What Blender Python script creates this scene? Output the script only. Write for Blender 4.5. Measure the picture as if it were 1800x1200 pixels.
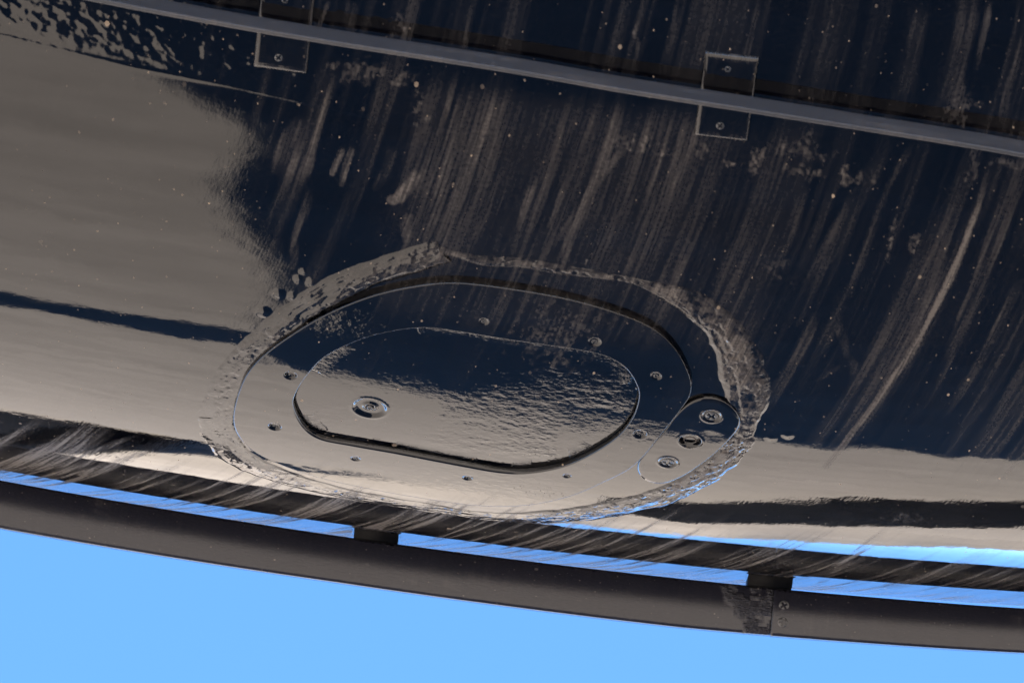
import bpy, math
import numpy as np
from mathutils import Vector, Matrix

C = bpy.context.scene
for o in list(bpy.data.objects):
    bpy.data.objects.remove(o)
RNG = np.random.default_rng(11)

# ------------------------------------------------------------------ camera, sky, sun, exposure
MM = .00065                      # one unit of the hull's drawing, in metres
DIST = 9.0
EL = math.radians(44.5)
CAM = np.array([0, 0, 1.6])
RIGHT = np.array([1, 0, 0.])
FWD = np.array([0, math.cos(EL), math.sin(EL)])
DOWN = np.array([0, math.sin(EL), -math.cos(EL)])

cd = bpy.data.cameras.new('camera')
cam = bpy.data.objects.new('camera', cd)
C.collection.objects.link(cam)
cam.location = CAM
cam.rotation_euler = (math.pi / 2 + EL, 0, 0)
cd.sensor_width = 36
cd.lens = 36 * DIST / (1800 * MM)
cd.clip_start = .1
cd.clip_end = 6000
cd.dof.use_dof = True
cd.dof.focus_distance = DIST - .38
cd.dof.aperture_fstop = 9.0
C.camera = cam

SUN_EL = 35.0
w = bpy.data.worlds.new('World')
C.world = w
w.use_nodes = True
nt = w.node_tree
sky = nt.nodes.new('ShaderNodeTexSky')
sky.sky_type = 'NISHITA'
sky.sun_disc = False
sky.sun_elevation = math.radians(SUN_EL)
sky.sun_rotation = math.radians(180)
sky.altitude = 3200
sky.air_density = .35
sky.dust_density = .0
sky.ozone_density = 1.6
bg = nt.nodes['Background']
bg.inputs['Strength'].default_value = .14
hs = nt.nodes.new('ShaderNodeHueSaturation')
hs.inputs['Saturation'].default_value = 1.14
hs.inputs['Hue'].default_value = .495
nt.links.new(sky.outputs[0], hs.inputs['Color'])
nt.links.new(hs.outputs[0], bg.inputs['Color'])
sl = bpy.data.lights.new('sun', 'SUN')
sl.energy = 5.0
sl.angle = math.radians(.53)
sl.color = (1, .93, .83)
sun = bpy.data.objects.new('sun', sl)
C.collection.objects.link(sun)
sdir = Vector((0, math.cos(math.radians(SUN_EL)), -math.sin(math.radians(SUN_EL))))
sun.rotation_euler = sdir.to_track_quat('-Z', 'Y').to_euler()
sun.location = (0, -20, 20)
C.view_settings.view_transform = 'Standard'
C.view_settings.look = 'None'
C.view_settings.gamma = 1
C.view_settings.use_curve_mapping = False
C.view_settings.exposure = 3.55
C.cycles.max_bounces = 8
C.cycles.caustics_reflective = False

# ------------------------------------------------------------------ hull surface: s runs along the hull, t is the angle round it, h the height above the skin
R0 = 1500.
RL = 15000.
AX = math.radians(6.9)
ca, sa = math.cos(AX), math.sin(AX)
C0 = (900 + R0 * sa, 983 - R0 * ca)

def to_world(X, Y, q):
    X = np.asarray(X, float)[..., None]; Y = np.asarray(Y, float)[..., None]; q = np.asarray(q, float)[..., None]
    return CAM + FWD * (DIST + q * MM) + RIGHT * ((X - 900) * MM) + DOWN * ((Y - 600) * MM)

def radius(s):
    """radius of the hull along its length: barrel, then closing down to an unseen boom, added for its strip of shadow, at one end and a nose at the other"""
    s = np.asarray(s, float)
    sc = np.clip(s, -2300, 3600)
    R = R0 - sc * sc / (2 * RL)
    f = np.clip((-s - 2300) / 1000, 0, 1)
    R = R + (800 - 200 * np.clip((-s - 3300) / 3000, 0, 1) - R) * (f * f * (3 - 2 * f))
    g = np.clip((s - 3600) / 2600, 0, 1)
    return R * np.sqrt(np.clip(1 - g * g, 1e-4, 1))

def hull(s, t, h=0.):
    s = np.asarray(s, float)
    R = radius(s); dR = (radius(s + 2) - radius(s - 2)) / 4
    k = 1 / np.sqrt(1 + dR * dR)
    S = s - h * dR * k
    P = R * np.sin(t) + h * np.sin(t) * k
    Q = -R * np.cos(t) - h * np.cos(t) * k
    return C0[0] + S * ca - P * sa, C0[1] + S * sa + P * ca, Q

def hw(s, t, h=0.):
    return to_world(*hull(s, t, h))

def flat(X, Y, q):
    k = DIST / (DIST + q * MM)
    return 900 + (X - 900) * k, 600 + (Y - 600) * k

def inv(x, y, h=0.):
    """find the place on the hull for a measured outline point"""
    x = np.asarray(x, float); y = np.asarray(y, float)
    s = (x - C0[0]) * ca + (y - C0[1]) * sa
    p = -(x - C0[0]) * sa + (y - C0[1]) * ca
    t = np.arcsin(np.clip(p / R0, -.99, .985))
    for i in range(25):
        fx, fy = flat(*hull(s, t, h))
        ax, ay = flat(*hull(s + 1, t, h)); ax = ax - fx; ay = ay - fy
        bx, by = flat(*hull(s, t + 1e-3, h)); bx = (bx - fx) / 1e-3; by = (by - fy) / 1e-3
        ex, ey = x - fx, y - fy
        det = ax * by - ay * bx
        s = s + (ex * by - ey * bx) / det
        t = np.clip(t + np.clip((ax * ey - ay * ex) / det, -.2, .2), -1, 1.555)
    return s, t

def sl_of(pts, h=0.):
    """outline points -> (s, l) with l the arc length"""
    p = np.array(pts, float)
    s, t = inv(p[:, 0], p[:, 1], h)
    return np.stack([s, t * R0], 1)

def axes(s, t, h=0.):
    """point and local frame (along, round, out) on the hull"""
    o = hw(s, t, h)
    a = hw(s + 1, t, h) - o; a /= np.linalg.norm(a)
    n = hw(s, t, h + 1) - o; n /= np.linalg.norm(n)
    b = np.cross(n, a)
    if np.dot(b, hw(s, t + .01, h) - o) < 0:
        b = -b
    return o, a, b, n

# ------------------------------------------------------------------ noise in numpy
def vnoise(x, y, seed):
    r = np.random.default_rng(seed)
    G = r.random((256, 256)).astype(np.float32)
    xi = np.floor(x).astype(np.int64); yi = np.floor(y).astype(np.int64)
    fx = x - xi; fy = y - yi
    fx = fx * fx * fx * (fx * (fx * 6 - 15) + 10); fy = fy * fy * fy * (fy * (fy * 6 - 15) + 10)
    x0 = xi & 255; x1 = (xi + 1) & 255; y0 = yi & 255; y1 = (yi + 1) & 255
    return (G[x0, y0] * (1 - fx) + G[x1, y0] * fx) * (1 - fy) + (G[x0, y1] * (1 - fx) + G[x1, y1] * fx) * fy

def fbm(x, y, seed, oct=4, gain=.5):
    a = 1.; tot = 0.; n = 0.
    for i in range(oct):
        tot = tot + a * vnoise(x * 2 ** i + 17.3 * i, y * 2 ** i + 9.1 * i, seed + i); n += a; a *= gain
    return tot / n

def smooth(a, b, x):
    f = np.clip((x - a) / (b - a), 0, 1)
    return f * f * (3 - 2 * f)

def seg_dist(S, L, pts):
    """distance to a polyline, and how far along it (0..1)"""
    best = np.full(S.shape, 1e9); along = np.zeros(S.shape)
    lens = np.hypot(*(pts[1:] - pts[:-1]).T); cum = np.concatenate([[0], np.cumsum(lens)]); tot = cum[-1]
    for i in range(len(pts) - 1):
        a = pts[i]; v = pts[i + 1] - a; vv = v @ v
        u = np.clip(((S - a[0]) * v[0] + (L - a[1]) * v[1]) / vv, 0, 1)
        d = np.hypot(S - a[0] - u * v[0], L - a[1] - u * v[1])
        m = d < best
        best[m] = d[m]; along[m] = ((cum[i] + u * lens[i]) / tot)[m]
    return best, along

def streak_w(S, L):
    """coordinate that stays constant along the run-off streaks"""
    q = np.clip(L, 560, 2600) - 560
    k = np.minimum(q, 1330)
    lean = .10 * q + .5 * .30 * k * k / 1350 + .30 * (k / 1350) * (q - k)
    return S + lean

# ------------------------------------------------------------------ dust and grime drawn out along the hull
STROKES = [  # points, width, strength, edge lines
    ([(1742, 290), (1720, 370), (1690, 440), (1650, 530), (1600, 620), (1545, 700), (1500, 755), (1450, 820)], 11, .85, 0),
    ([(1790, 300), (1770, 330), (1730, 450), (1690, 560), (1650, 680), (1630, 715)], 13, .24, 0),
    ([(1800, 480), (1740, 600), (1690, 690), (1665, 720)], 20, .22, 0),
    ([(1758, 400), (1715, 520), (1660, 640)], 26, .16, 0),
    ([(1610, 245), (1560, 330), (1530, 420), (1490, 520)], 12, .22, 0),
    ([(1560, 240), (1500, 360), (1440, 470), (1400, 560)], 30, .13, 0),
    ([(1440, 540), (1405, 620), (1370, 680), (1345, 722)], 20, .17, 0),
    ([(1485, 500), (1470, 560), (1440, 615), (1430, 632)], 18, .10, 0),
    ([(1475, 560), (1485, 620), (1500, 640), (1497, 678)], 15, .16, 0),
    ([(1480, 640), (1455, 660), (1430, 670)], 9, .16, 0),
    ([(1420, 320), (1390, 420), (1340, 520)], 14, .13, 0),
    ([(1100, 170), (1085, 215), (1060, 280), (1030, 350), (1000, 420), (985, 515)], 17, .33, 0),
    ([(1120, 205), (1095, 260), (1040, 330), (1000, 395), (950, 470)], 15, .26, 0),
    ([(1165, 280), (1150, 360), (1120, 440), (1080, 520)], 12, .22, 0),
    ([(945, 300), (930, 350), (905, 420), (890, 460)], 13, .26, 0),
    ([(990, 260), (985, 330), (960, 420)], 8, .18, 0),
    ([(880, 270), (855, 360), (830, 450)], 22, .15, 0),
    ([(806, 120), (798, 180), (785, 280), (770, 370), (740, 445)], 22, .26, 0),
    ([(790, 170), (760, 290), (720, 400)], 40, .14, 0),
    ([(605, 258), (596, 280), (586, 306)], 9, .55, 0),
    ([(622, 256), (612, 285), (602, 325)], 10, .45, 0),
    ([(736, 296), (722, 322), (702, 348), (690, 352)], 20, .50, 0),
    ([(690, 255), (680, 300), (660, 330)], 16, .15, 0),
    ([(585, 100), (560, 180), (530, 280), (480, 400)], 34, .20, 0),
    ([(600, 115), (570, 190), (545, 280), (520, 350)], 14, .24, 0),
    ([(530, 200), (500, 260), (490, 300)], 26, .22, 0),
    ([(545, 330), (520, 420), (515, 470)], 12, .30, 0),
    ([(720, 370), (712, 400), (716, 430)], 14, .32, 0),
    ([(578, 0), (566, 30), (556, 62)], 7, .38, 0),
    ([(620, 0), (612, 60)], 20, .20, 0),
    ([(470, -5), (460, 45)], 12, .20, 0),
    ([(828, 0), (820, 60), (818, 90)], 8, .24, 0),
    ([(1132, -5), (1128, 30), (1114, 58), (1120, 80), (1105, 140)], 6, .40, 0),
    ([(1190, 0), (1184, 60), (1165, 120)], 7, .16, 0),
    ([(1335, -5), (1322, 50), (1308, 100), (1300, 165)], 12, .28, 0),
    ([(1705, -5), (1690, 80), (1660, 210)], 34, .15, 0),
    ([(1800, 60), (1780, 130), (1755, 230)], 14, .26, 0),
    ([(1740, 0), (1715, 120)], 10, .17, 0),
    ([(1620, 0), (1590, 190)], 26, .09, 0),
    ([(245, 762), (205, 778), (160, 795), (60, 830)], 13, .42, 0),
    ([(270, 790), (225, 803), (140, 835)], 16, .50, 0),
    ([(330, 812), (270, 830), (190, 858)], 18, .36, 0),
    ([(780, 868), (745, 885), (690, 912), (620, 946)], 13, .45, 0),
    ([(850, 905), (800, 930), (750, 952)], 18, .40, 0),
    ([(1590, 900), (1560, 925), (1525, 955), (1470, 1000), (1400, 1040)], 16, .40, 0),
    ([(1370, 940), (1330, 975), (1290, 1000)], 14, .26, 0),
    ([(1640, 970), (1600, 1000), (1540, 1035)], 12, .26, 0),
    ([(380, 600), (365, 690), (360, 730)], 5, .10, 0),
]
SMUDGES = [  # centre, radii along and round, strength
    (585, 912, 30, 14, .0), (1605, 430, 16, 16, .6), (1565, 430, 5, 34, .35), (1130, 255, 46, 12, .45), (1160, 262, 16, 10, .5), (1230, 262, 14, 12, .35),
    (650, 130, 60, 16, .32), (690, 142, 20, 8, .35), (735, 190, 10, 18, .4), (752, 210, 10, 12, .35), (1400, 265, 50, 14, .30), (1330, 290, 10, 22, .42),
    (1285, 287, 14, 4, .6), (1420, 300, 40, 10, .35), (1488, 305, 8, 14, .5), (1510, 312, 6, 12, .5), (1535, 312, 6, 12, .4), (1710, 300, 12, 22, .40),
    (1685, 190, 26, 22, .22), (700, 35, 12, 22, .5), (1040, 460, 14, 20, .3), (1360, 470, 26, 16, .2), (985, 570, 70, 60, .22), (940, 590, 50, 40, .14),
    (210, 805, 34, 10, .5), (1585, 910, 30, 18, .2), (1790, 292, 40, 8, .45), (1415, 262, 18, 26, .2),
]

def dirt_at(S, L):
    """0..1 dust cover at every (s, l)"""
    shp = S.shape
    S = S.ravel(); L = L.ravel()
    W = streak_w(S, L)
    # soft run-off film: sharp across, long along the streaks
    n1 = vnoise(W / 46, L / 620 + 3, 5)
    n2 = vnoise(W / 17, L / 420 + 8, 6)
    n3 = vnoise(W / 6, L / 300 + 1, 7)
    n4 = vnoise(W / 160, L / 260 + 1, 8)
    film = smooth(.44, .80, .42 * n1 + .34 * n2 + .24 * n3)
    right = smooth(250, 620, S) * smooth(650, 760, L) * (1 - smooth(1380, 1560, L))
    mid = smooth(-330, -120, S) * (1 - smooth(150, 420, S)) * smooth(740, 800, L) * (1 - smooth(1180, 1260, L))
    left = (1 - smooth(-300, -200, S)) * smooth(-560, -430, S) * (1 - smooth(1180, 1260, L))
    top = 1 - smooth(640, 720, L)
    env = .02 + .17 * right + .15 * mid + .11 * left + .055 * top
    d = film * env * (.35 + 1.3 * n4)
    d += mid * .075 * (n4 + .4) + right * .03 * n4
    # grime washed off the edge strip: slanting streaks close to the lower edge
    Sb = S + .50 * (L - 1900)
    b1 = vnoise(Sb / 26, L / 900, 21); b2 = vnoise(Sb / 10, L / 600, 22); b3 = vnoise(Sb / 75, L / 300, 23)
    low = smooth(1690, 1960, L + 130 * (b3 - .5) + 60 * (b1 - .5)) * (1 - .55 * smooth(100, 800, S))
    b4 = vnoise(Sb / 5, L / 500, 24)
    d += low * smooth(.42, .74, .34 * b1 + .40 * b2 + .26 * b4) * .95
    d += low * .05
    d += smooth(2095, 2180, L) * .34 * (.25 + b2) * (.5 + b3)
    # measured streaks and smudges
    for pts, wd, st, edge in STROKES:
        q = sl_of(pts)
        lo = q.min(0) - wd * 2.5; hi = q.max(0) + wd * 2.5
        m = (S > lo[0]) & (S < hi[0]) & (L > lo[1]) & (L < hi[1])
        if not m.any():
            continue
        s_, l_ = S[m], L[m]
        dd, al = seg_dist(s_ + 5 * (vnoise(s_ / 30, l_ / 60, 40) - .5), l_, q)
        wv = wd * (.42 + .22 * vnoise(l_ / 45, s_ / 200, 41))
        v = 1 - smooth(wv * .55, wv * 1.15, dd)
        w_ = streak_w(s_, l_)
        v *= smooth(-.02, .25, al) * (1 - .75 * smooth(.70, 1.0, al) * (st < .5)) * ((.25 + 1.0 * vnoise(w_ / 5, l_ / 120, 42)) * (.55 + .7 * vnoise(l_ / 38, s_ / 80, 43)) if st < .45 else (.8 + .5 * vnoise(s_ / 6, l_ / 9, 44)))
        d[m] = np.maximum(d[m], np.minimum(d[m] * .6 + v * st, .9))
    for x, y, rs, rl, st in SMUDGES:
        q = sl_of([(x, y)])[0]
        m = (abs(S - q[0]) < rs * 1.6) & (abs(L - q[1]) < rl * 3)
        if not m.any():
            continue
        s_, l_ = S[m], L[m]
        e = np.hypot((s_ - q[0]) / rs, (l_ - q[1]) / (rl * 1.5))
        n = fbm((s_ + .3 * l_) / 11, l_ / 16, 60, 3)
        f2 = fbm(s_ / 4.5, l_ / 7, 64, 2)
        d[m] = np.maximum(d[m], st * smooth(1.1, .3, e + 2.2 * (n - .5)) * (.25 + 1.1 * smooth(.35, .65, f2)))
    return np.clip(d, 0, .85).reshape(shp)

def wave_at(S, L):
    """slow unevenness of the skin, and the lumpy filler beside the upper strip"""
    h = .42 * (fbm(S / 190, L / 120, 80, 2) - .5) * .75 + .11 * (fbm(S / 46, L / 30, 83, 2) - .5)
    q = smooth(-200, -420, S) * smooth(860, 790, L - .06 * S) * smooth(600, 660, L)
    h = h + q * (.95 * (fbm(S / 15, L / 12, 85, 3) - .5) + .8 * (fbm(S / 70, L / 50, 86, 2) - .5))
    return h

# ------------------------------------------------------------------ mesh helpers
BASE = hw(0., 1.0)
ROOTS = {}

def link_mesh(name, V, F, mat, parent, uv=None, attrs=None, smooth_=True, label=None):
    me = bpy.data.meshes.new(name)
    V = np.asarray(V, np.float64).reshape(-1, 3) - BASE
    F = np.asarray(F, np.int32)
    k = F.shape[1]
    me.vertices.add(len(V)); me.vertices.foreach_set('co', V.astype(np.float32).ravel())
    me.loops.add(F.size); me.loops.foreach_set('vertex_index', F.ravel())
    me.polygons.add(len(F)); me.polygons.foreach_set('loop_start', np.arange(0, F.size, k, dtype=np.int32))
    if uv is not None:
        for nm, arr in uv.items():
            u = me.uv_layers.new(name=nm)
            u.data.foreach_set('uv', np.asarray(arr, np.float32).reshape(-1, 2)[F.ravel()].ravel())
    if attrs:
        for nm, arr in attrs.items():
            a = me.attributes.new(nm, 'FLOAT', 'POINT')
            a.data.foreach_set('value', np.asarray(arr, np.float32).ravel())
    me.update(calc_edges=True)
    me.validate()
    if smooth_:
        me.polygons.foreach_set('use_smooth', np.ones(len(me.polygons), bool))
    me.materials.append(mat)
    o = bpy.data.objects.new(name, me)
    C.collection.objects.link(o)
    if parent is not None:
        o.parent = parent
    if label:
        o['label'] = label
    return o

def grid_faces(n, m, wrap=False, flip=False):
    """n rows of m points; wrap closes each row"""
    i = np.arange(n - 1)[:, None]
    j = np.arange(m if wrap else m - 1)[None, :]
    a = i * m + j; b = i * m + (j + 1) % m; c = (i + 1) * m + (j + 1) % m; e = (i + 1) * m + j
    q = np.stack([a, b, c, e], -1).reshape(-1, 4)
    return q[:, ::-1] if flip else q

def uvs(S, L):
    S = np.ravel(S); L = np.ravel(L)
    return {'place': np.stack([S, L], 1) / 1000, 'run': np.stack([streak_w(S, L), L], 1) / 1000}

def surf(name, S, L, H, mat, parent, wrap=False, flip=False, peel=None, dirt=None, extra=None, label=None):
    """a grid laid on the hull: S, L, H arrays of the same shape (rows, columns)"""
    V = hw(S.ravel(), L.ravel() / R0, H.ravel())
    at = {'dirt': dirt_at(S, L) if dirt is None else dirt, 'peel': np.ones(S.shape) * (.0 if peel is None else peel)}
    return link_mesh(name, V, grid_faces(S.shape[0], S.shape[1], wrap, flip), mat, parent, uvs(S, L + H), at, label=label)

def closed_curve(pts, n, h=0., start=None):
    """smooth closed outline through measured points, evenly resampled in (s, l)"""
    P = sl_of(pts, h)
    k = len(P); out = []
    for i in range(k):
        p0, p1, p2, p3 = P[i - 1], P[i], P[(i + 1) % k], P[(i + 2) % k]
        u = np.linspace(0, 1, 40, endpoint=False)[:, None]
        out.append(.5 * ((2 * p1) + (-p0 + p2) * u + (2 * p0 - 5 * p1 + 4 * p2 - p3) * u ** 2 + (-p0 + 3 * p1 - 3 * p2 + p3) * u ** 3))
    Q = np.concatenate(out)
    for _ in range(25):                                       # take the polygon feel out
        Q = (np.roll(Q, 1, 0) + 2 * Q + np.roll(Q, -1, 0)) / 4
    c = Q.mean(0)
    a = np.arctan2(Q[:, 1] - c[1], Q[:, 0] - c[0])
    Q = np.roll(Q, -int(np.argmin(abs(a))), 0)
    dlen = np.hypot(*(np.roll(Q, -1, 0) - Q).T); cum = np.concatenate([[0], np.cumsum(dlen)])
    Q2 = np.concatenate([Q, Q[:1]])
    g = np.linspace(0, cum[-1], n, endpoint=False)
    return np.stack([np.interp(g, cum, Q2[:, 0]), np.interp(g, cum, Q2[:, 1])], 1)

def open_curve(pts, n, cols=None, h=0.):
    P = sl_of([p[:2] for p in pts], h)
    if cols is not None:
        P = np.concatenate([P, np.array(cols, float)], 1)
    k = len(P); out = []
    for i in range(k - 1):
        p0, p1, p2, p3 = P[max(i - 1, 0)], P[i], P[i + 1], P[min(i + 2, k - 1)]
        u = np.linspace(0, 1, 40, endpoint=False)[:, None]
        out.append(.5 * ((2 * p1) + (-p0 + p2) * u + (2 * p0 - 5 * p1 + 4 * p2 - p3) * u ** 2 + (-p0 + 3 * p1 - 3 * p2 + p3) * u ** 3))
    out.append(P[-1:])
    Q = np.concatenate(out)
    cum = np.concatenate([[0], np.cumsum(np.hypot(*(Q[1:, :2] - Q[:-1, :2]).T))])
    g = np.linspace(0, cum[-1], n)
    return np.stack([np.interp(g, cum, Q[:, i]) for i in range(Q.shape[1])], 1)

# ------------------------------------------------------------------ materials
def nodes(name):
    m = bpy.data.materials.new(name); m.use_nodes = True
    t = m.node_tree
    return m, t, t.nodes['Principled BSDF'], t.nodes['Material Output']

def N(t, kind, **kw):
    n = t.nodes.new(kind)
    for k, v in kw.items():
        setattr(n, k, v)
    return n

def math_(t, op, a, b=None, c=None):
    n = N(t, 'ShaderNodeMath', operation=op)
    for i, v in enumerate((a, b, c)):
        if v is None:
            continue
        if isinstance(v, (int, float)):
            n.inputs[i].default_value = v
        else:
            t.links.new(v, n.inputs[i])
    return n.outputs[0]

def paint(name, base=(.0005, .0006, .0012), rough=.025, dust=(.052, .045, .040), peel0=.008, peel_scale=1.0, gain=1.0, specks=1.0, hatch=1.0):
    m, t, p, out = nodes(name)
    L = t.links.new
    p.inputs['Base Color'].default_value = (*base, 1)
    p.inputs['Roughness'].default_value = rough
    p.inputs['IOR'].default_value = 1.33
    uv = N(t, 'ShaderNodeUVMap', uv_map='place'); run = N(t, 'ShaderNodeUVMap', uv_map='run')
    da = N(t, 'ShaderNodeAttribute', attribute_name='dirt'); pa = N(t, 'ShaderNodeAttribute', attribute_name='peel')
    # fine relief of the paint: small flakes drawn out along the hull
    mp = N(t, 'ShaderNodeMapping'); mp.inputs['Scale'].default_value = (48 * peel_scale, 74 * peel_scale, 1); L(uv.outputs[0], mp.inputs[0])
    n1 = N(t, 'ShaderNodeTexNoise'); n1.inputs['Scale'].default_value = 1; n1.inputs['Detail'].default_value = 3; n1.inputs['Roughness'].default_value = .6
    L(mp.outputs[0], n1.inputs['Vector'])
    mp2 = N(t, 'ShaderNodeMapping'); mp2.inputs['Scale'].default_value = (260, 60, 1); L(run.outputs[0], mp2.inputs[0])
    n2 = N(t, 'ShaderNodeTexNoise'); n2.inputs['Scale'].default_value = 1; n2.inputs['Detail'].default_value = 2
    L(mp2.outputs[0], n2.inputs['Vector'])
    rough_amt = math_(t, 'ADD', pa.outputs['Fac'], peel0)
    h = math_(t, 'ADD', math_(t, 'MULTIPLY', n1.outputs['Fac'], rough_amt), math_(t, 'MULTIPLY', n2.outputs['Fac'], .003 * hatch))
    b = N(t, 'ShaderNodeBump'); b.inputs['Strength'].default_value = 1; b.inputs['Distance'].default_value = .004
    L(h, b.inputs['Height'])
    L(b.outputs[0], p.inputs['Normal'])
    # dust: matte film whose cover breaks up in fine lines
    mp3 = N(t, 'ShaderNodeMapping'); mp3.inputs['Scale'].default_value = (210, 7, 1); L(run.outputs[0], mp3.inputs[0])
    n3 = N(t, 'ShaderNodeTexNoise'); n3.inputs['Scale'].default_value = 1; n3.inputs['Detail'].default_value = 4; n3.inputs['Roughness'].default_value = .65
    L(mp3.outputs[0], n3.inputs['Vector'])
    mp4 = N(t, 'ShaderNodeMapping'); mp4.inputs['Scale'].default_value = (150, 150, 1); L(uv.outputs[0], mp4.inputs[0])
    n4 = N(t, 'ShaderNodeTexNoise'); n4.inputs['Scale'].default_value = 1; n4.inputs['Detail'].default_value = 5; n4.inputs['Roughness'].default_value = .7
    L(mp4.outputs[0], n4.inputs['Vector'])
    mp5 = N(t, 'ShaderNodeMapping'); mp5.inputs['Scale'].default_value = (88, 4, 1); mp5.inputs['Location'].default_value = (3, 7, 0); L(run.outputs[0], mp5.inputs[0])
    n5 = N(t, 'ShaderNodeTexNoise'); n5.inputs['Scale'].default_value = 1; n5.inputs['Detail'].default_value = 3
    L(mp5.outputs[0], n5.inputs['Vector'])
    def lift(s, lo, hi, top):
        r = N(t, 'ShaderNodeMapRange'); r.inputs[1].default_value = lo; r.inputs[2].default_value = hi; r.inputs[3].default_value = .0; r.inputs[4].default_value = top
        L(s, r.inputs[0]); return r.outputs[0]
    lines = math_(t, 'MULTIPLY', math_(t, 'ADD', lift(n3.outputs['Fac'], .34, .70, 1.25), .36), math_(t, 'ADD', lift(n5.outputs['Fac'], .34, .70, 1.25), .36))
    br = math_(t, 'MULTIPLY', lines, math_(t, 'ADD', lift(n4.outputs['Fac'], .3, .7, 1.2), .4))
    d = math_(t, 'MULTIPLY', math_(t, 'MULTIPLY', da.outputs['Fac'], br), gain)
    # a faint all-over film
    veil = math_(t, 'MULTIPLY', math_(t, 'SUBTRACT', n4.outputs['Fac'], .47), .11)
    d = math_(t, 'ADD', d, math_(t, 'MAXIMUM', veil, 0.0))
    # dried splashes
    sp = None
    for sc, thr, soft in ((38, .15, .35), (17, .08, .5), (85, .16, .4), (140, .2, .3)):
        v = N(t, 'ShaderNodeTexVoronoi'); v.inputs['Scale'].default_value = sc
        mpv = N(t, 'ShaderNodeMapping'); mpv.inputs['Scale'].default_value = (1, .72, 1); mpv.inputs['Location'].default_value = (sc * .37, sc * .11, 0)
        wob = N(t, 'ShaderNodeVectorMath', operation='MULTIPLY_ADD'); wob.inputs[1].default_value = (.004, .004, 0); L(n4.outputs['Color'], wob.inputs[0]); L(uv.outputs[0], wob.inputs[2])
        L(wob.outputs[0], mpv.inputs[0]); L(mpv.outputs[0], v.inputs['Vector'])
        sep = N(t, 'ShaderNodeSeparateColor'); L(v.outputs['Color'], sep.inputs[0])
        rad = math_(t, 'MULTIPLY', math_(t, 'POWER', sep.outputs[0], 5.5), thr)
        k = math_(t, 'MULTIPLY', math_(t, 'LESS_THAN', v.outputs['Distance'], rad), math_(t, 'MULTIPLY', math_(t, 'ADD', math_(t, 'MULTIPLY', math_(t, 'POWER', sep.outputs[1], 2.0), .75), .08), specks))
        sp = k if sp is None else math_(t, 'MAXIMUM', sp, k)
    cl = N(t, 'ShaderNodeClamp'); L(math_(t, 'MAXIMUM', d, sp), cl.inputs[0])
    dp = N(t, 'ShaderNodeBsdfPrincipled')
    mixc = N(t, 'ShaderNodeMix', data_type='RGBA')
    mixc.inputs['A'].default_value = (*dust, 1); mixc.inputs['B'].default_value = (.24, .18, .125, 1)
    L(math_(t, 'MULTIPLY', sp, .8), mixc.inputs['Factor'])
    L(mixc.outputs['Result'], dp.inputs['Base Color'])
    dp.inputs['Roughness'].default_value = .75; dp.inputs['Specular IOR Level'].default_value = .2
    mx = N(t, 'ShaderNodeMixShader'); L(cl.outputs[0], mx.inputs[0]); L(p.outputs[0], mx.inputs[1]); L(dp.outputs[0], mx.inputs[2])
    L(mx.outputs[0], out.inputs['Surface'])
    return m

def plain(name, col, rough, scale=80., bump=.1, var=.3, spec=.5, dist=.001):
    m, t, p, out = nodes(name)
    L = t.links.new
    tc = N(t, 'ShaderNodeTexCoord')
    n = N(t, 'ShaderNodeTexNoise'); n.inputs['Scale'].default_value = scale; n.inputs['Detail'].default_value = 6; n.inputs['Roughness'].default_value = .65
    L(tc.outputs['Object'], n.inputs['Vector'])
    r = N(t, 'ShaderNodeValToRGB')
    r.color_ramp.elements[0].position = .3; r.color_ramp.elements[1].position = .7
    r.color_ramp.elements[0].color = (*[c * (1 - var) for c in col], 1); r.color_ramp.elements[1].color = (*[c * (1 + var) for c in col], 1)
    L(n.outputs['Fac'], r.inputs[0]); L(r.outputs[0], p.inputs['Base Color'])
    p.inputs['Roughness'].default_value = rough; p.inputs['Specular IOR Level'].default_value = spec
    b = N(t, 'ShaderNodeBump'); b.inputs['Strength'].default_value = bump; b.inputs['Distance'].default_value = dist
    L(n.outputs['Fac'], b.inputs['Height']); L(b.outputs[0], p.inputs['Normal'])
    return m

M_SKIN = paint('gloss_black_paint')
M_PLATE = paint('gloss_black_plate', peel0=.004)
M_INNER = paint('orange_peel_paint', peel0=.006, peel_scale=1.35)
M_SEAL = paint('painted_sealant', peel0=.02, peel_scale=1.5, rough=.04)
M_STRIP = paint('satin_black_strip', base=(.0062, .0064, .0100), rough=.23, peel0=.05, peel_scale=2.2, gain=.22, specks=.7, dust=(.14, .125, .115))
M_UPPER = paint('weathered_strip', base=(.017, .0175, .020), rough=.5, peel0=.04, gain=1, specks=.4)
M_SCREW = plain('screw_steel', (.012, .012, .013), .32, 600, .5, .4)
M_HOLE = plain('bare_hole', (.05, .038, .03), .55, 900, .5, .5)
M_BLOCK = plain('black_spacer', (.0012, .0011, .0012), .55, 200, .4, .3, .06)
M_SHADE_SLAB = plain('shade_slab_black', (.008, .009, .012), .12, 30, .05, .3)
M_SAND = plain('pale_dusty_ground', (.43, .385, .345), .95, .9, .6, .16, .1, .03)
M_HILL = plain('dimmed_hill', (.30, .268, .24), .95, .05, .5, .2, .1, .3)  # even tone, darkened to offset the sunlight on its slope
M_HEDGE = plain('dark_leaves', (.005, .0055, .007), .9, 3, .6, .4, .1, .05)

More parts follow.
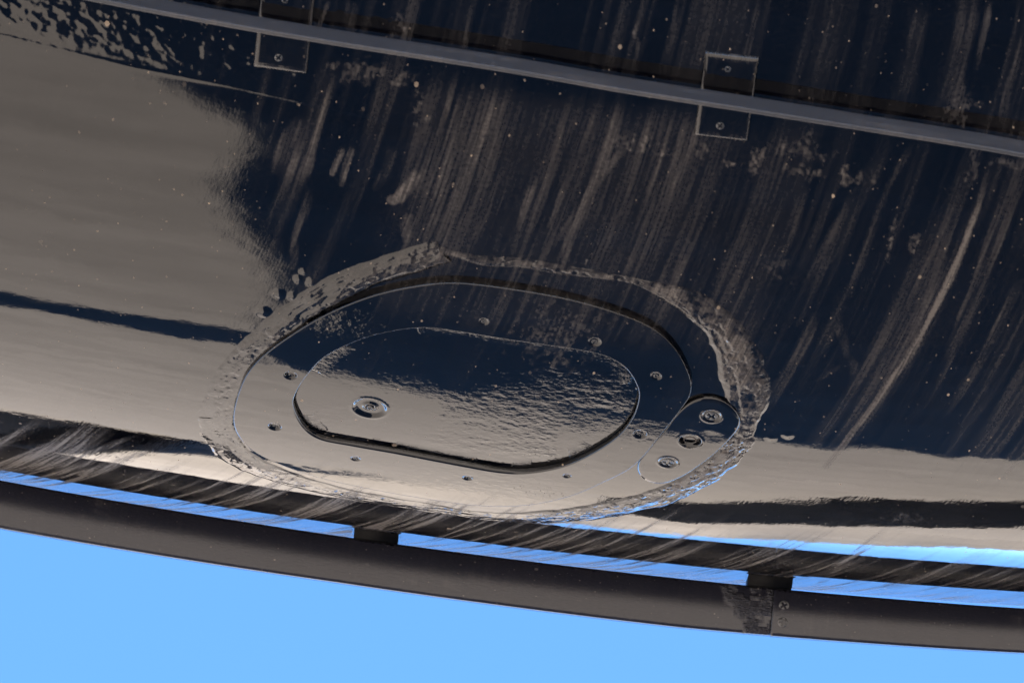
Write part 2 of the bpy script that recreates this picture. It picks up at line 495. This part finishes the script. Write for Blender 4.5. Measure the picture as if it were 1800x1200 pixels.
# ------------------------------------------------------------------ the ground
def ground():
    me = bpy.data.meshes.new('ground')
    n = 24
    r = np.concatenate([[0], np.geomspace(6, 3000, n)])
    V = []; F = []
    k = 48
    V.append((0, 8, 0))
    for i in range(1, n + 1):
        for j in range(k):
            a = 2 * math.pi * j / k
            V.append((r[i] * math.cos(a), 8 + r[i] * math.sin(a), 0))
    for j in range(k):
        F.append((0, 1 + j, 1 + (j + 1) % k))
    for i in range(n - 1):
        for j in range(k):
            a = 1 + i * k + j; b = 1 + i * k + (j + 1) % k
            F.append((a, a + k, b + k, b))
    me.from_pydata(V, [], F); me.update()
    me.materials.append(M_SAND)
    o = bpy.data.objects.new('ground', me); C.collection.objects.link(o)
    o['kind'] = 'structure'
ground()

def added_hill():
    # unseen bank added far off, raised to cover bright horizon sky in the reflections
    n, k = 90, 9
    prof_a = [-16, -9, -6, -4, -3.4, -2, -.9, .3, 1.5, 3, 8, 16]
    prof_e = [15, 14, 12, 9.6, 6.9, 6.4, 4.6, 2.8, 1.2, .9, .8, .8]
    V = []; F = []
    for i in range(n):
        az = -16 + 32 * i / (n - 1)
        z = 8 + 390 * math.tan(math.radians(np.interp(az, prof_a, prof_e))) + 1.2 * math.sin(i * 1.3)
        for j in range(k):
            v = j / (k - 1)
            d = 230 + 320 * v
            V.append((d * math.tan(math.radians(az)), d + 8, z * math.sin(math.pi * v) ** 1.2 - .3))
    for i in range(n - 1):
        for j in range(k - 1):
            F.append((i * k + j, (i + 1) * k + j, (i + 1) * k + j + 1, i * k + j + 1))
    me = bpy.data.meshes.new('added_hill'); me.from_pydata(V, [], F); me.update()
    for p in me.polygons:
        p.use_smooth = True
    me.materials.append(M_HILL)
    o = bpy.data.objects.new('added_hill', me); C.collection.objects.link(o); o['kind'] = 'structure'
added_hill()

# ------------------------------------------------------------------ the aircraft hull
root = bpy.data.objects.new('aircraft_hull', None)
C.collection.objects.link(root)
root.location = BASE
root.empty_display_size = .3
root['label'] = 'dusty gloss black rounded metal hull with an oval access cover, seen from below'
root['category'] = 'aircraft hull'

# seen patch of skin: dense, so that dents, smears and filler are real relief
s_ax = np.arange(-1080, 1085, 2.7)
l_ax = np.concatenate([np.arange(360, 1900, 2.5), np.arange(1900, 2420, 4.0)])
LL, SS = np.meshgrid(l_ax, s_ax, indexing='ij')
HH = wave_at(SS, LL)
HH *= smooth(0, 60, SS + 1080) * smooth(0, 60, 1082 - SS) * smooth(0, 60, LL - 360) * smooth(0, 60, 2418 - LL)
# thin welded seam lines running along the hull
for pts in ([(0, 62), (240, 120), (400, 150), (700, 215), (900, 245), (1100, 268), (1300, 292), (1520, 330), (1800, 385)],):
    q = sl_of(pts)
    ls = np.interp(SS, q[:, 0], q[:, 1])
    HH += .55 * np.exp(-((LL - ls) / 3.0) ** 2) * (.2 + .9 * fbm(SS / 60, LL / 60, 95, 2))
for x, y, r_, hh in ((490, 517, 9, 2.2), (516, 521, 8, 2.0), (463, 549, 11, 2.6), (526, 491, 7, 1.8), (548, 496, 8, 2.0), (535, 478, 6, 1.4), (1040, 461, 12, 1.6), (1385, 764, 9, 1.6),
                    (1355, 770, 8, 1.4), (1290, 690, 16, 1.8), (1280, 708, 10, 1.6), (1372, 600, 6, 1.2), (1362, 520, 7, 1.2), (1275, 450, 6, 1.0), (1410, 640, 5, 1.2)):
    q = sl_of([(x, y)])[0]
    e_ = np.hypot(SS - q[0], (LL - q[1]) * .9)
    HH += .55 * hh * smooth(r_ * 1.25, r_ * .3, e_ + 3 * (vnoise(SS / 5, LL / 5, 99) - .5))
SKIN = surf('hull_skin', SS, LL, HH, M_SKIN, root)

# rest of the hull: round the back, the boom end added to cast a narrow shadow and the nose
def body():
    s2 = np.concatenate([np.arange(-9000, -3400, 700), np.arange(-3400, -1080, 80), np.linspace(-1080, 1082, 40), np.arange(1160, 3600, 200), np.linspace(3600, 6199, 18)])
    t0, t1 = l_ax[-1] / R0, l_ax[0] / R0 + 2 * math.pi
    tt = np.linspace(t0, t1, 60)
    V = []; F = []
    T, S = np.meshgrid(tt, s2, indexing='ij')
    V = hw(S.ravel(), T.ravel()); F = grid_faces(len(tt), len(s2))
    # the two ends of the belly beyond the dense patch
    off = len(V); Vs = [V]; Fs = [F]; SB = [S.ravel()]; LB = [T.ravel() * R0]
    for lo, hi in ((-9000, -1080), (float(s_ax[-1]), 6199)):
        s3 = s2[(s2 > lo - .1) & (s2 < hi + .1)]
        s3 = np.unique(np.concatenate([s3, [lo, hi]]))
        tb = np.linspace(l_ax[0] / R0, t0, 30)
        T, S = np.meshgrid(tb, s3, indexing='ij')
        Vs.append(hw(S.ravel(), T.ravel())); Fs.append(grid_faces(len(tb), len(s3)) + off); off += len(Vs[-1]); SB.append(S.ravel()); LB.append(T.ravel() * R0)
    SB = np.concatenate(SB); LB = np.concatenate(LB)
    link_mesh('hull_body', np.concatenate(Vs), np.concatenate(Fs), M_SKIN, root, uvs(SB, LB), {'dirt': np.full(SB.shape, .05), 'peel': np.zeros(SB.shape)})
body()

def slab(name, outline, z0, z1, mat, parent):
    n = len(outline)
    V = [(x, y, z0) for x, y in outline] + [(x, y, z1) for x, y in outline]
    me = bpy.data.meshes.new(name)
    F = [tuple(range(n))[::-1], tuple(range(n, 2 * n))] + [(i, (i + 1) % n, n + (i + 1) % n, n + i) for i in range(n)]
    me.from_pydata([tuple(np.array(v) - BASE) for v in V], [], F); me.update()
    me.materials.append(mat)
    o = bpy.data.objects.new(name, me); C.collection.objects.link(o); o.parent = parent
    return o
# unseen slab added above the hull, outlined to cast the wanted shade on the ground
KS = 1 / math.tan(math.radians(SUN_EL))
ZW = 10.0
def under(x, y):
    return (x, y - ZW * KS)
slab('shade_slab', [under(*p) for p in ((-3.0, 1.0), (-2.8, 5.4), (-2.42, 6.5), (-2.15, 7.2), (-1.95, 8.0), (-1.95, 9.0), (-2.2, 10.2), (-2.25, 11.9), (-2.3, 13.2), (-2.45, 14.7), (-2.85, 16.9), (-3.1, 19.4), (-2.2, 21.8), (-1.0, 22.2), (-.65, 22.4), (-.3, 22.9), (.08, 21.6), (.32, 22.5), (.8, 22.1), (24, 22.3), (24, 17.9), (1.2, 16.7), (.52, 16.5), (.7, 15.9), (1.2, 15.5), (24, 14.4), (24, 1.0))], ZW, ZW + .35, M_SHADE_SLAB, root)

# ------------------------------------------------------------------ oval access cover
H_RING = 10.5
H_IN = .5
OUT = [(410, 742), (418, 695), (440, 650), (485, 608), (560, 560), (640, 525), (720, 505), (800, 498), (900, 509), (1000, 527), (1090, 553), (1150, 580), (1190, 618), (1213, 665), (1214, 692), (1200, 716), (1165, 760), (1115, 818), (1060, 848), (1000, 873), (930, 888), (850, 890), (760, 879), (640, 858), (540, 834), (460, 803), (425, 775)]
INN = [(516, 715), (521, 690), (540, 660), (575, 625), (640, 595), (700, 581), (750, 577), (800, 583), (900, 599), (1000, 613), (1062, 626), (1100, 648), (1120, 680), (1122, 705), (1110, 738), (1085, 768), (1040, 798), (990, 820), (930, 831), (880, 830), (800, 816), (700, 797), (620, 783), (565, 772), (535, 752)]
NO = 1000
oc = closed_curve(OUT, NO, H_RING)
ic = closed_curve(INN, NO, H_RING)
cen = ic.mean(0)

def dish(S, L, H, x, y, r, depth, h, lip=0., soft=.25):
    q = sl_of([(x, y)], h)[0]
    dd = np.hypot(S - q[0], L - q[1])
    H -= depth * smooth(r * (1 + soft), r * (1 - soft), dd)
    if lip:
        H += lip * np.exp(-((dd - r * 1.12) / (r * .16)) ** 2)
    return H

def ring_part():
    # rows: skirt, bevel, face, bevel, inner wall
    face = np.linspace(0, 1, 84)
    rows = [(0, -.0, -2.), (0, 0, H_RING - 3.0), (.004, 0, H_RING - 1.0), (.014, 0, H_RING)]
    rows += [(f, 0, H_RING) for f in face[2:-2]]
    rows += [(.982, 0, H_RING), (.994, 0, H_RING - .8), (1.0, 0, H_RING - 2.6), (1.004, 0, H_IN - 3)]
    S = np.array([oc[:, 0] * (1 - f) + ic[:, 0] * f for f, _, _ in rows]); L = np.array([oc[:, 1] * (1 - f) + ic[:, 1] * f for f, _, _ in rows])
    H = np.array([np.full(NO, z) for _, _, z in rows])
    face_m = np.array([1. if z == H_RING else 0. for _, _, z in rows])[:, None]
    H += face_m * (.42 * (fbm(S / 120, L / 80, 101, 2) - .5) + .10 * (fbm(S / 30, L / 20, 104, 2) - .5))
    for x, y, r_, dp in HOLES:
        H = dish(S, L, H, x, y, r_, dp, H_RING, .25)
    # worn, pitted zones of the ring
    pz = .0 + .10 * np.exp(-(((S - sl_of([(880, 838)])[0][0]) / 190) ** 2 + ((L - sl_of([(880, 838)])[0][1]) / 60) ** 2))
    qa = sl_of([(630, 575)], H_RING)[0]
    pz += .16 * np.exp(-(((S - qa[0]) / 80) ** 2 + ((L - qa[1]) / 42) ** 2))
    qb = sl_of([(1130, 755)], H_RING)[0]
    pz += .12 * np.exp(-(((S - qb[0]) / 60) ** 2 + ((L - qb[1]) / 60) ** 2))
    return surf('cover_ring', S, L, H, M_PLATE, root, wrap=True, flip=True, peel=pz)

HOLES = [(511, 660, 9, 5), (483, 750, 9.5, 5), (625, 806, 7, 2.2), (822, 840, 7, 3), (997, 836, 6, 2.2), (1125, 763, 10, 4), (1153, 661, 8, 2.5), (1045, 601, 9, 3), (850, 565, 7, 2.)]
ring = ring_part()
def open_skin():
    # the opening that the cover closes
    m = oc.mean(0); P = m + (oc[::10] - m) * .965
    x = SS.ravel(); y = LL.ravel()
    ok = (x > P[:, 0].min()) & (x < P[:, 0].max()) & (y > P[:, 1].min()) & (y < P[:, 1].max())
    idx = np.nonzero(ok)[0]; xi, yi = x[idx], y[idx]
    ins = np.zeros(len(idx), bool)
    for i in range(len(P)):
        a, b = P[i], P[(i + 1) % len(P)]
        if a[1] == b[1]:
            continue
        c = ((a[1] > yi) != (b[1] > yi)) & (xi < (b[0] - a[0]) * (yi - a[1]) / (b[1] - a[1]) + a[0])
        ins ^= c
    flag = np.zeros(len(x), bool); flag[idx[ins]] = True
    import bmesh
    bm = bmesh.new(); bm.from_mesh(SKIN.data); bm.verts.ensure_lookup_table()
    bmesh.ops.delete(bm, geom=[bm.verts[i] for i in np.nonzero(flag)[0]], context='VERTS')
    bm.to_mesh(SKIN.data); bm.free()
open_skin()

def inner_part():
    f = np.concatenate([[1.0, .999, .994, .986], np.linspace(.978, .0, 150)])
    S = cen[0] + (ic[None, :, 0] - cen[0]) * f[:, None]; L = cen[1] + (ic[None, :, 1] - cen[1]) * f[:, None]
    H = np.full(S.shape, H_IN)
    H[0] -= 4; H[1] -= 1.6; H[2] -= .4
    H += .5 * (fbm(S / 90, L / 60, 111, 2) - .5)
    amt = smooth(-260, 240, S + .35 * (L - cen[1])) * .8 + .06
    pat = smooth(.36, .62, fbm(S / 110, L / 90, 113, 2))
    H += amt * (.25 + pat) * (1.15 * (fbm(S / 19, L / 10, 115, 3) - .5) + .55 * (fbm(S / 8, L / 6, 116, 2) - .5))
    H = dish(S, L, H, 650, 717, 26, 4.2, H_IN, .5, .16)
    H = dish(S, L, H, 650, 717, 12, -2.0, H_IN, 0, .2)
    H = dish(S, L, H, 650, 717, 6, 3.0, H_IN, 0, .2)
    # rough rust pits round the rim
    pz = .01 + .20 * amt * (.2 + pat) + .25 * smooth(.86, .98, np.repeat(f[:, None], NO, 1)) * (fbm(S / 60, L / 60, 118, 2) > .5)
    return surf('inner_cover', S, L, H, M_INNER, root, wrap=True, flip=True, peel=pz)
inner = inner_part()

TAB = [(1122, 815), (1140, 790), (1168, 757), (1190, 728), (1212, 709), (1238, 702), (1266, 706), (1290, 722), (1301, 742), (1293, 762), (1262, 794), (1232, 818), (1198, 840), (1165, 852), (1138, 848), (1122, 834)]
def tab_part():
    c = closed_curve(TAB, 420, H_RING - 2)
    m = c.mean(0)
    f = np.concatenate([[1.0, 1.0, .985, .96], np.linspace(.94, 0, 66)])
    S = m[0] + (c[None, :, 0] - m[0]) * f[:, None]; L = m[1] + (c[None, :, 1] - m[1]) * f[:, None]
    hz = H_RING - 3.0
    H = np.full(S.shape, hz); H[0] = -2; H[1] -= 3; H[2] -= .9; H[3] -= .1
    H += .45 * (fbm(S / 70, L / 50, 121, 2) - .5)
    H = dish(S, L, H, 1213, 775, 17, 8, hz, .7, .14)
    H = dish(S, L, H, 1251, 731, 15, 2.0, hz, .7, .2)
    H = dish(S, L, H, 1174, 812, 15, 2.0, hz, .7, .2)
    return surf('tab_plate', S, L, H, M_PLATE, root, wrap=True, flip=True, peel=.004)
tab = tab_part()

# ------------------------------------------------------------------ screws
def screw(name, x, y, h, r, mat, parent, turn=0., slot=.2, depth=.35, at=None, ax=None, dome=.18):
    """cross-head screw: rim, domed head and a cut cross"""
    o, a, b, n = axes(*inv(x, y, h), h) if ax is None else ax
    nr, na = 12, 48
    rr = np.linspace(0, 1, nr); aa = np.linspace(0, 2 * math.pi, na, endpoint=False) + turn
    P = []
    for i, q in enumerate(rr):
        u = q * np.cos(aa - turn); v = q * np.sin(aa - turn)
        z = dome * (1 - q * q) * r
        cr = ((abs(u) < slot) & (abs(v) < .72)) | ((abs(v) < slot) & (abs(u) < .72))
        z = z - depth * r * cr
        if q == 1:
            z = z - .5 * r
        U = q * np.cos(aa) * r * MM; W = q * np.sin(aa) * r * MM
        P.append(o + U[:, None] * a + W[:, None] * b + (np.ones(na) * z * MM)[:, None] * n)
    V = np.concatenate(P)
    return link_mesh(name, V, grid_faces(nr, na, True), mat, parent, smooth_=False)

for i, (x, y, r_, dp) in enumerate(HOLES):
    screw('screw', x, y, H_RING - dp + .4, r_ * .62, M_SCREW, ring, turn=.5 * i)
screw('bolt', 650, 717, H_IN - 2.4, 5.5, M_SCREW, inner, turn=.3)
screw('screw', 1251, 731, H_RING - 4.6, 12, M_SCREW, tab, turn=.7)
screw('screw', 1174, 812, H_RING - 4.6, 12, M_SCREW, tab, turn=.2)
screw('hole_floor', 1213, 775, H_RING - 9, 12, M_HOLE, tab, turn=.2, depth=.0, dome=-.3)

# ------------------------------------------------------------------ smeared sealant round the cover
SEAL_ROUGH = [.1, .12, .2, .35, .6, 1., 1., 1., .75, .3, .2, .15, .1]
BEAD = [  # x, y, half width, height
    (378, 735, 30, 2.0), (402, 675, 30, 2.8), (450, 612, 28, 5.0), (525, 548, 27, 6.6), (605, 500, 26, 6.8), (690, 468, 25, 5.8), (752, 449, 25, 5.6), (776, 444, 25, 5.0),
    (784, 444, 9, 1.4), (850, 458, 11, 2.4), (920, 461, 11, 2.6), (1000, 476, 10, 2.4), (1100, 490, 7, 1.8), (1142, 503, 10, 3.2),
    (1200, 524, 23, 4.2), (1250, 556, 29, 5.6), (1290, 606, 34, 5.8), (1306, 655, 38, 5.6), (1312, 700, 36, 4.8), (1306, 738, 27, 3.6),
    (1290, 790, 24, 3.6), (1225, 842, 26, 4.0), (1140, 880, 28, 4.2), (1000, 905, 30, 3.6), (870, 908, 26, 1.9), (700, 884, 28, 1.8), (560, 856, 30, 2.0), (450, 820, 36, 2.8), (396, 780, 34, 2.2), (378, 735, 30, 2.0)]
def bead_part():
    n, m = 1500, 46
    c = open_curve(BEAD, n, [(b_[2], b_[3]) for b_ in BEAD])
    tg = np.gradient(c[:, :2], axis=0); tg /= np.linalg.norm(tg, axis=1)[:, None]
    nr = np.stack([tg[:, 1], -tg[:, 0]], 1)
    ctr = oc.mean(0)
    if ((c[:, :2] - ctr) * nr).sum(1).mean() < 0:
        nr = -nr
    v = np.linspace(-1.25, 1.25, m)
    wid = c[:, 2] * (1 + .0 * c[:, 2])
    S = c[:, 0][:, None] + nr[:, 0][:, None] * v[None] * wid[:, None]
    L = c[:, 1][:, None] + nr[:, 1][:, None] * v[None] * (wid * 1.0)[:, None]
    vv = np.repeat(v[None], n, 0) + .35 * (fbm(S / 34, L / 34, 131, 3) - .5)
    prof = np.where(vv < 0, 1 - .35 * abs(vv) ** 2, 1 - .55 * vv) * smooth(1.12, .78, abs(vv))
    arc = np.concatenate([[0], np.cumsum(np.hypot(*np.diff(c[:, :2], axis=0).T))])
    A = np.repeat(arc[:, None], m, 1); X = v[None] * wid[:, None]
    rough_ = np.interp(arc / arc[-1], np.linspace(0, 1, 13), SEAL_ROUGH)[:, None]
    patch = fbm(A / 70, X / 30, 145, 2)
    smear = fbm(A / 34, X / 7, 146, 3)                      # tool marks drawn along the bead
    grit = fbm(A / 9, X / 7, 147, 3)
    pock = fbm(A / 17, X / 8, 148, 2)
    H = c[:, 3][:, None] * prof * (.55 + .8 * patch) - .5
    tool = np.interp(arc / arc[-1], [0, .08, .16, .3, .55, .7, .8, 1], [.35, .6, 1.2, 1.3, 1.2, .7, .45, .35])[:, None]
    H += prof * (1.4 * tool * (smear - .5) + rough_ * 4.2 * (grit - .5) * smooth(.38, .6, fbm(A / 50, X / 24, 149, 2)))
    H -= prof * 1.1 * tool * smooth(.58, .68, pock) * smooth(.45, .62, patch)
    pk = np.full(S.shape, .03)
    ds = dirt_at(S, L) * .8 + prof * (rough_ * .62 + .10) * smooth(.34, .62, .5 * patch + .5 * grit)
    return surf('sealant_smear', S, L, H, M_SEAL, root, peel=pk, flip=True, dirt=np.clip(ds, 0, .9))
bead_part()

# ------------------------------------------------------------------ edge strips standing off the hull on square feet
TB = math.radians(80.7)
GAP = 19.5
def gap_at(s):
    return np.interp(s, [-1000, 0, 800], [10.0, 12.5, 16.0])
def strip_mesh(name, s, tf, g0, hgt, thick, mat, parent, bulge=.0, cut=0., label=None, extra_dirt=None):
    """bent flat bar standing out from the hull along its meridian; section rounded at the corners"""
    n = len(s)
    k = 14
    prof = []                                                  # (radial, tangential) loop; tangential minus = towards the viewer's side
    for i in range(k):
        u = i / (k - 1)
        prof.append((u, -1 - bulge * (1 - (1 - min(u / .62, 1)) ** 2)))
    prof = [(.0, -.55)] + [(.012 + .976 * u, w_) for u, w_ in prof] + [(1.0, -.55 - bulge), (1.0, .55), (.988, 1), (.012, 1), (0, .55)]
    prof = np.array(prof); m = len(prof)
    S = np.repeat(s[:, None], m, 1).astype(float)
    H = g0[:, None] + prof[None, :, 0] * hgt[:, None]
    T = tf[:, None] + prof[None, :, 1] * (thick * .5) / R0
    if cut:
        S[-1] += cut * prof[:, 0]
    V = hw(S.ravel(), T.ravel(), H.ravel())
    F = grid_faces(n, m, True)
    L = T * R0 + H * .9
    fake = prof[None, :, 0] * 160 + np.zeros((n, 1))
    d = .05 * fbm(S / 30, fake / 60, 150, 3)
    d += .30 * smooth(.62, .8, fbm(S / 9, fake / 40, 152, 3)) * smooth(.6, .75, fbm(S / 140, fake / 200, 154, 2))
    pk = np.zeros(S.shape)
    if extra_dirt is not None and mat is M_UPPER:
        d = d + extra_dirt(S, prof[None, :, 0] + np.zeros((n, 1)))
    elif extra_dirt is not None:
        pk = extra_dirt(S, prof[None, :, 0] + np.zeros((n, 1)))
    o = link_mesh(name, V, F, mat, parent, uvs(S, fake), {'dirt': d, 'peel': pk}, label=label)
    # end caps
    me = o.data
    import bmesh
    bm = bmesh.new(); bm.from_mesh(me); bm.verts.ensure_lookup_table()
    bm.faces.new([bm.verts[i] for i in range(m)][::-1]); bm.faces.new([bm.verts[(n - 1) * m + i] for i in range(m)])
    bmesh.ops.recalc_face_normals(bm, faces=bm.faces)
    bm.to_mesh(me); bm.free()
    for p in me.polygons:
        p.use_smooth = True
    return o

def low_strip(name, s0, s1, label, lift=0., ex=None):
    s = np.unique(np.concatenate([np.linspace(s0, s1, 121), np.linspace(max(s0, S_J - 160), min(s1, S_J + 4), 80) if s0 < S_J - 10 else np.linspace(s0, s0 + 100, 20)]))
    k = len(s)
    hgt = np.interp(s, [-1100, -300, 300, 1000], [84, 82, 86, 78])
    return strip_mesh(name, s, np.full(k, TB), gap_at(s) + lift, hgt, 9., M_STRIP, root, bulge=2.7, label=label, extra_dirt=ex)
S_J = float(inv(1352, 1035)[0])
def scuff(S, u):
    return .9 * smooth(S_J - 104, S_J - 84, S - 50 * u + 22 * (fbm(S / 12, u * 9, 161, 3) - .5)) * smooth(.3, .6, fbm(S / 20, u * 6, 160, 3))
bar_a = low_strip('edge_strip', -2300, S_J - .6, 'long dull black strip with a scuffed end', 0, scuff)
bar_b = low_strip('edge_strip', S_J + .5, 2400, 'dull black strip fixed by two cross-head screws', .6)
sp = np.linspace(S_J - 34, S_J + 60, 8)
strip_mesh('splice_plate', sp, np.full(8, TB + 8.5 / R0), gap_at(sp) + 1, np.full(8, 78.), 5., M_STRIP, root)
def bar_axes(s, u):
    # frame on the strip's near face, at the part u of its height
    hh = float(gap_at(s)) + .6 + u * 83
    w_ = 1 + 2.7 * (1 - (1 - min(u / .62, 1)) ** 2)
    o, a, b, n = axes(s, TB - 4.5 * w_ / R0, hh)
    return o, a, n, -b
for u in (.36, .72):
    screw('screw', 0, 0, 0, 9.5, M_SCREW, bar_b, turn=.3 + u * 2, ax=bar_axes(S_J + 20, u), dome=.22, slot=.17, depth=.5)

def foot(s, t, wd, ln, hgt, gap, parent, mat, bl=60.):
    """square foot plate following the hull, and the block that carries the strip"""
    e = np.array([-1, -1, -.96, -.90]); e = np.concatenate([e, np.linspace(-.82, .82, 22), -e[::-1]])
    k = len(e)
    U, W = np.meshgrid(e, e, indexing='ij')
    z = lambda a: np.clip((1 - abs(a)) / .09, 0, 1)
    H = hgt * np.minimum(z(U), z(W)) ** .6
    H[0] = H[-1] = -2; H[:, 0] = H[:, -1] = -2
    S = s + W * wd / 2; L = t * R0 + U * ln / 2
    H = H + .5 * (fbm(S / 30, L / 30, 181, 2) - .5)
    d = .02 + .22 * smooth(.80, .97, np.maximum(abs(U), abs(W))) * fbm(S / 14, L / 14, 183, 2) * 1.4
    o = surf('mounting_foot', S, L, H, mat, parent, dirt=d, peel=.01)
    P = []
    for (w_, l_, zz) in ((wd * .9, bl, 0), (wd * .88, bl - 2, gap + 3)):
        for sx, sy in ((-1, -1), (1, -1), (1, 1), (-1, 1)):
            P.append(hw(s + sx * w_ / 2, t + sy * l_ / 2 / R0, zz))
    F = [(i, (i + 1) % 4, 4 + (i + 1) % 4, 4 + i) for i in range(4)] + [(4, 5, 6, 7)]
    link_mesh('spacer_block', np.array(P), np.array(F), M_BLOCK, o, smooth_=False)
    return o

for x in (-55, 664, 1342, 2020):
    s_ = float(((x - C0[0]) * ca + (np.interp(x, [0, 600, 710, 1300, 1800], [835, 940, 957, 1030, 1072]) - C0[1]) * sa))
    foot(s_, TB, 86, 110, 1.6, float(gap_at(s_)), root, M_PLATE, 92.)

# upper strip, seen almost edge on
UP = [(-140, -80), (0, -52), (150, -24), (300, 5), (455, 33), (600, 57), (900, 104), (1100, 139), (1300, 170), (1560, 211), (1757, 243), (1850, 262)]
uc = open_curve(UP, 220, h=14.)
ga = (uc[12] - uc[0]) / (uc[12, 0] - uc[0, 0]); gb = (uc[-1] - uc[-13]) / (uc[-1, 0] - uc[-13, 0])
uc = np.concatenate([[uc[0] - ga * d for d in (1500, 1000, 500)], uc, [uc[-1] + gb * d for d in (500, 1000, 1500)]])
upper = strip_mesh('edge_strip', uc[:, 0], uc[:, 1] / R0, np.full(len(uc), 14.), np.full(len(uc), 47.), 7., M_UPPER, root, label='dull grey upper strip seen edge on', extra_dirt=lambda S, u: .5 * smooth(.45, .8, fbm(S / 120, u * 3, 190, 4)) * fbm(S / 9, u * 6, 191, 3))
for x, y in ((500, 50), (1277, 170)):
    q = sl_of([(x, y)])[0]
    f = foot(q[0], q[1] / R0, 86, 150, 6, 14, root, M_PLATE, 5.)
    for dy, sc in ((-50, 5.5), (50, 7.)):
        screw('screw', 0, 0, 0, sc, M_SCREW, f, turn=.6, ax=axes(q[0] - 4, (q[1] + dy) / R0, 6.2))

# ------------------------------------------------------------------ dark hedges across the ground, mirrored in the paint
def hedge(name, pts, label):
    r = np.random.default_rng(len(pts) * 7 + int(abs(pts[0][0])))
    P = np.array(pts, float)
    n = 150
    u = np.linspace(0, 1, len(P)); g = np.linspace(0, 1, n)
    X = np.interp(g, u, P[:, 0]); Y = np.interp(g, u, P[:, 1]); Z = np.interp(g, u, P[:, 2])
    k = 20
    a = np.linspace(-.1, math.pi + .1, k)
    tx, ty = np.gradient(X), np.gradient(Y); tl = np.hypot(tx, ty); nx, ny = -ty / tl, tx / tl
    A, I = np.meshgrid(a, np.arange(n))
    jit = .80 + .45 * fbm(I / 5., A * 3, 170, 3)
    top = (.85 + .3 * fbm(I / 7., A * 0, 172, 2))
    half = 1.0
    VX = X[I] + nx[I] * np.cos(A) * half * jit; VY = Y[I] + ny[I] * np.cos(A) * half * jit
    VZ = np.maximum(np.sin(A), -.05) ** 1 * Z[I] * top * (.9 + .2 * (jit - 1)) - .02
    V = np.stack([VX, VY, VZ], -1).reshape(-1, 3)
    me = bpy.data.meshes.new(name)
    me.from_pydata(V.tolist(), [], grid_faces(n, k).tolist()); me.update()
    me.materials.append(M_HEDGE)
    o = bpy.data.objects.new(name, me); C.collection.objects.link(o)
    o['label'] = label; o['category'] = 'hedge'; o['group'] = 'dark hedges on the open ground'
hedge('hedge', [(4.2, 27, 3.2), (1.2, 40.5, 3.3), (.2, 47, 4.6), (-1.5, 70, 6.6), (-3.9, 98, 10.2), (-5.4, 101, 9)], 'low dark hedge on the right, mirrored as a band in the black hull')
hedge('hedge', [(-18.9, 112, 30), (-19.6, 121, 44), (-26, 143, 54), (-34, 170, 58), (-60, 260, 80)], 'tall dark hedge on the left, mirrored in the lower left of the hull')
